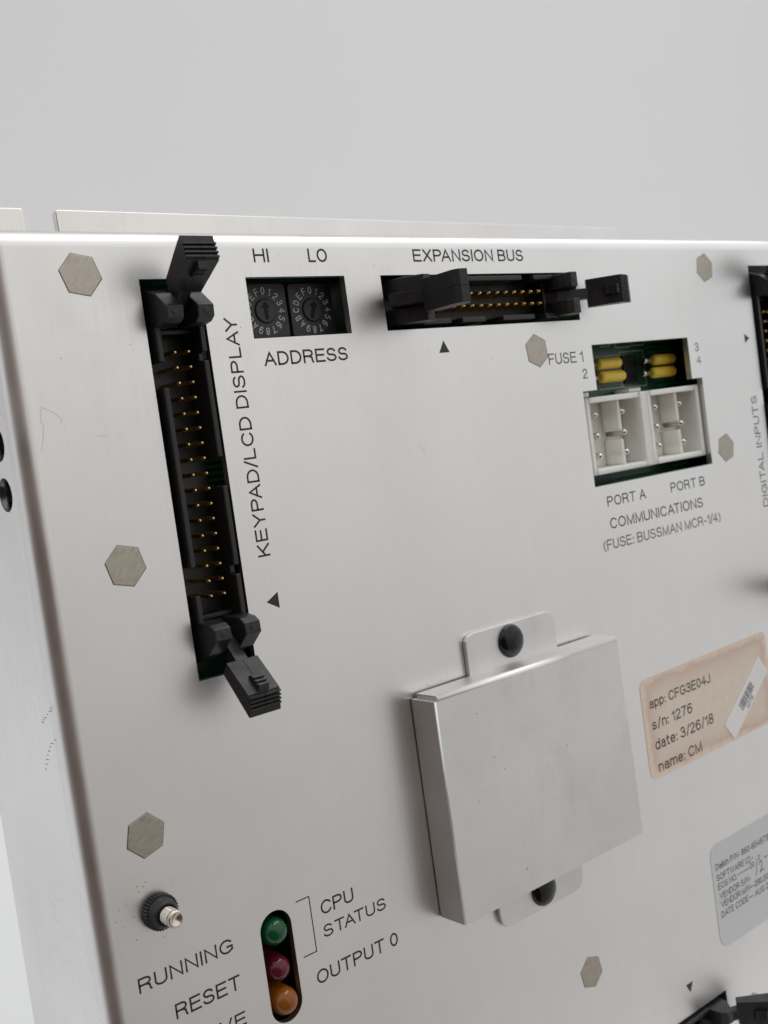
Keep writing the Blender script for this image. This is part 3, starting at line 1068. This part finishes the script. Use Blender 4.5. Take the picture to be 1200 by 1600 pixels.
# ------------------------------------------------------------------ indicator lamps
for y, h, r, mt, lab in ((-99.9, -1.0, 2.38, 'led_green', 'green indicator lamp'), (-106.7, -1.7, 2.3, 'led_red', 'dark red indicator lamp'), (-112.3, -0.9, 2.4, 'led_amber', 'amber indicator lamp')):
    mb = MB()
    prof = [(r + 0.35, -9.0), (r + 0.35, -8.0), (r, -7.9), (r, h)] + [(r * math.cos(math.pi / 2 * k / 12), h + r * math.sin(math.pi / 2 * k / 12)) for k in range(1, 12)] + [(0.02, h + r)]
    mb.lathe(prof, (3.15, y, 0), 40)
    mb.build('indicator_lamp', M[mt], unit, label=lab)

# ------------------------------------------------------------------ knurled nut and threaded stud
mb = MB()
cx, cy = -17.6, -88.1
nt_ = 34
out = []
for k in range(nt_ * 2):
    r = 2.95 if k % 2 == 0 else 2.68
    a = math.pi * k / nt_
    out.append((cx + r * math.cos(a), cy + r * math.sin(a)))
mb.prism(out, lambda u, w, t: (u, w, t), 0.02, 1.5)
mb.lathe([(2.55, 1.5), (2.4, 1.75), (2.25, 2.5), (1.85, 3.0), (1.6, 3.05), (1.55, 2.0)], (cx, cy, 0), 40, 'h', True, 0, False, False)
nut = mb.build('knurled_nut', M['latch'], unit, bevel=0.06)
mb = MB()
prof = [(1.38, 0.5)]
t = 2.2
while t < 5.3:
    prof += [(1.4, t), (1.4, t + 0.16), (1.24, t + 0.3), (1.24, t + 0.36)]
    t += 0.5
prof += [(1.4, 5.45), (1.4, 5.75), (1.22, 6.0), (0.95, 6.0), (0.85, 5.8), (0.02, 5.65)]
mb.lathe(prof, (cx, cy, 0), 32, 'h', True, 0, False, False)
mb.build('threaded_stud', M['steel'], nut)

# ------------------------------------------------------------------ raised cover plate
def make_cover():
    x0, x1, y0, y1, H, th, r = 39.4, 93.2, -111.1, -67.4, 7.0, 1.0, 0.3
    mb = MB()
    # left flap, face and right flap as one folded strip
    k = 6
    prof = [(x0, 0.22)] + [(x0 + r - r * math.cos(math.pi / 2 * i / k), H - r + r * math.sin(math.pi / 2 * i / k)) for i in range(k + 1)]
    prof += [(x1 - r + r * math.sin(math.pi / 2 * i / k), H - r + r * math.cos(math.pi / 2 * i / k)) for i in range(k + 1)] + [(x1, 0.22)]
    inner = [(x0 + th, 0.22), (x0 + th, H - th), (x1 - th, H - th), (x1 - th, 0.22)]
    n = len(prof)
    ya, yb = y1 - 0.9, y0 + 0.05
    mb.add([(u, y, h) for y in (ya, yb) for u, h in prof],
           [(0, 1, n + 1, n), (k + 1, k + 2, n + k + 2, n + k + 1), (n - 2, n - 1, 2 * n - 1, 2 * n - 2)])
    mb.add([(u, y, h) for y in (ya, yb) for u, h in prof],
           [(i, i + 1, n + i + 1, n + i) for i in list(range(1, k + 1)) + list(range(k + 2, n - 2))], True)
    mb.add([(u, y, h) for y in (ya, yb) for u, h in inner], [(i, i + 1, 5 + i, 4 + i) for i in range(3)])
    for y in (ya, yb):
        mb.add([(u, y, h) for u, h in prof] + [(u, y, h) for u, h in inner], [list(range(n)) + [n + 3, n + 2, n + 1, n]])
    # top hem: the face rolls over into the upper flap
    rr = 1.15
    for (yy, sg) in ((y1, 1),):
        pf = [(yy - 0.9 - 0.0, H)] + [(yy - rr + rr * math.sin(math.pi / 2 * i / k), H - rr + rr * math.cos(math.pi / 2 * i / k)) for i in range(k + 1)] + [(yy, 0.75), (yy - 0.9, 0.75), (yy - 0.9, H - 0.9)]
        pf = [p for p in pf if True]
        mb.prism(pf[1:], lambda u, w, t: (t, u, w), x0 + 1.05, x1 - 0.3, smooth=False)
    mb.add([(x, y, h) for x in (x0 + 1.05, x1 - 0.3) for y, h in pf[1:k + 2]], [(i, i + 1, k + 2 + i, k + 1 + i) for i in range(k)], True)
    # strip joining face and hem
    mb.box(x0 + 1.05, x1 - 0.3, y1 - 0.95 - 0.25, y1 - 0.9, H - 0.5, H - 0.004)
    # lower flap
    mb.box(x0 + 1.0, x1 - 1.0, y0, y0 + 0.9, 0.4, H - 0.02)
    for x, y in [(49.41, -73.04), (51.99, -81.37), (52.44, -82.43), (59.52, -83.29), (54.8, -85.46), (68.25, -91.89), (46.97, -89.57), (54.5, -102.81), (72.07, -68.9), (89.73, -69.59),
                 (89.31, -106.08), (57.18, -106.37), (72.98, -85.92), (56.36, -78.86), (79.93, -78.6)]:
        blob(mb, x, y, 7.012, random.uniform(0.07, 0.17), 1)
        for _ in range(3):
            blob(mb, x + random.gauss(0, 1.2), y + random.gauss(0, 2.0), 7.012, random.uniform(0.03, 0.07), 1)
    cover = mb.build('cover_plate', [M['alu_cover'], M['dirt']], unit)
    # mounting tabs
    for poly in ([(54.4, y1 - 0.4)] + [(54.4, -61.4), (54.55, -60.5), (55.2, -59.6), (56.4, -59.2)] + [(78.0, -59.2), (79.4, -59.6), (80.1, -60.5), (80.3, -61.4), (80.3, y1 - 0.4)],
                 [(53.8, y0 + 0.4), (53.8, -116.3), (54.2, -118.0), (55.2, -119.1), (56.8, -119.45), (75.8, -119.45), (77.6, -119.1), (78.7, -118.0), (79.2, -116.3), (79.2, y0 + 0.4)]):
        mb = MB()
        vs, fs = curve_mesh([poly], 0.95)
        mb.add([(x, y, z + 0.1) for x, y, z in vs], fs)
        mb.build('mounting_tab', M['alu_cover'], cover, bevel=0.16)
    for cx, cy in ((66.7, -62.95), (66.7, -115.4)):
        mb = MB()
        prof = [(3.4, 1.0), (3.42, 1.25)] + [(3.42 * math.cos(math.pi / 2 * i / 8), 1.25 + 1.35 * math.sin(math.pi / 2 * i / 8)) for i in range(1, 8)] + [(0.02, 2.6)]
        mb.lathe(prof, (cx, cy, 0), 40)
        mb.build('push_rivet', M['rivet'], cover)


make_cover()

# ------------------------------------------------------------------ stickers
def flat_sheet(poly, h, t=0.08):
    mb = MB()
    n = len(poly)
    mb.prism(poly, lambda u, w, tt: (u, w, tt), h, h + t)
    return mb


mb = flat_sheet([(x, y + (x - 106.5) * 0.014) for x, y in rect(106.55, 158.6, -104.95, -81.3, 2.2, 5)], 0.01)
st = mb.build('paper_label', M['paper'], unit, label='stained cream paper label with a printed app code and date')
mb = MB()
sl = 0.02
for body, x0, x1, b0, cp in (('app: CFG3E04J', 109.2, 133.2, -88.5, -86.2), ('s/n: 1276', 109.3, 124.8, -93.55, -91.1),
                             ('date: 3/26/18', 109.5, 132.6, -98.35, -95.8), ('name: CM', 109.8, 126.7, -103.6, -101.1)):
    text_into(mb, body, x0, x1, b0, cp, h=0.11, ang=0.016, pivot=(x0, b0))
mb.build('lettering', M['toner'], st)

cxb, cyb = 147.35, -95.4
ang = math.radians(37.4)
ca, sa = math.cos(ang), math.sin(ang)
tr = lambda u, w: (cxb + u * ca - w * sa, cyb + u * sa + w * ca)
mb = flat_sheet([tr(*p) for p in rect(-11.0, 11.0, -2.85, 2.85)], 0.12)
bs = mb.build('barcode_label', M['paper_white'], unit, label='small white barcode label stuck aslant on the cream label')
mb = MB()
u = -3.6
random.seed(4)
while u < 3.6:
    w_ = random.choice((0.12, 0.2, 0.2, 0.32))
    q = [tr(u, -0.8), tr(u + w_, -0.8), tr(u + w_, 1.7), tr(u, 1.7)]
    mb.add([(x, y, 0.22) for x, y in q], [(0, 1, 2, 3)])
    u += w_ + random.choice((0.14, 0.2, 0.34))
n_before = len(mb.v)
text_into(mb, '1276', -1.9, 1.9, -2.3, -1.1, h=0.22)
for i in range(n_before, len(mb.v)):
    x, y = tr(mb.v[i][0], mb.v[i][1])
    mb.v[i] = (x, y, mb.v[i][2])
mb.build('lettering', M['ink'], bs)

mb = flat_sheet(rect(124.7, 182.0, -152.4, -126.65, 3.2, 6), 0.01)
sp = mb.build('specification_label', M['label_silver'], unit, label='silver grey label listing part number, software and date code')
mb = MB()
for body, x0, x1, b0 in (('Daikin P/N- 860-654873B', 126.25, 150.6, -133.1), ('SOFTWARE I.D.-', 126.2, 141.9, -135.8), ('EOS NO.', 126.3, 134.3, -138.0),
                         ('VENDOR S/N-', 126.6, 139.8, -140.45), ('VENDOR M/N_280.50', 126.7, 147.4, -142.6), ('DATE CODE_ AUG 2', 126.3, 147.0, -144.95)):
    text_into(mb, body, x0, x1, b0, b0 + 1.6, h=0.10)
text_into(mb, '20', 140.1, 142.0, -137.5, -136.1, h=0.10)
text_into(mb, '2', 143.9, 144.8, -136.6, -135.2, h=0.10)
mb.add([(134.6, -137.2, 0.1), (139.9, -137.2, 0.1), (139.9, -137.02, 0.1), (134.6, -137.02, 0.1)], [(0, 1, 2, 3)])
# handwritten figures
def stroke(pts, w=0.24):
    for (xa, ya), (xb, yb) in zip(pts, pts[1:]):
        d = Vector((xb - xa, yb - ya))
        n_ = Vector((-d.y, d.x)).normalized() * w / 2
        e = d.normalized() * w * 0.3
        mb.add([(xa - e.x + n_.x, ya - e.y + n_.y, 0.1), (xa - e.x - n_.x, ya - e.y - n_.y, 0.1), (xb + e.x - n_.x, yb + e.y - n_.y, 0.1), (xb + e.x + n_.x, yb + e.y + n_.y, 0.1)], [(0, 1, 2, 3)])
stroke([(143.3, -136.0), (142.9, -138.0), (142.3, -140.0)])
stroke([(144.0, -137.7), (144.6, -137.1), (145.3, -137.2), (145.4, -138.0), (144.5, -139.3), (144.2, -139.9), (145.0, -139.4), (146.0, -139.6)])
stroke([(146.6, -136.9), (148.0, -136.7)])
mb.build('lettering', M['toner'], sp)
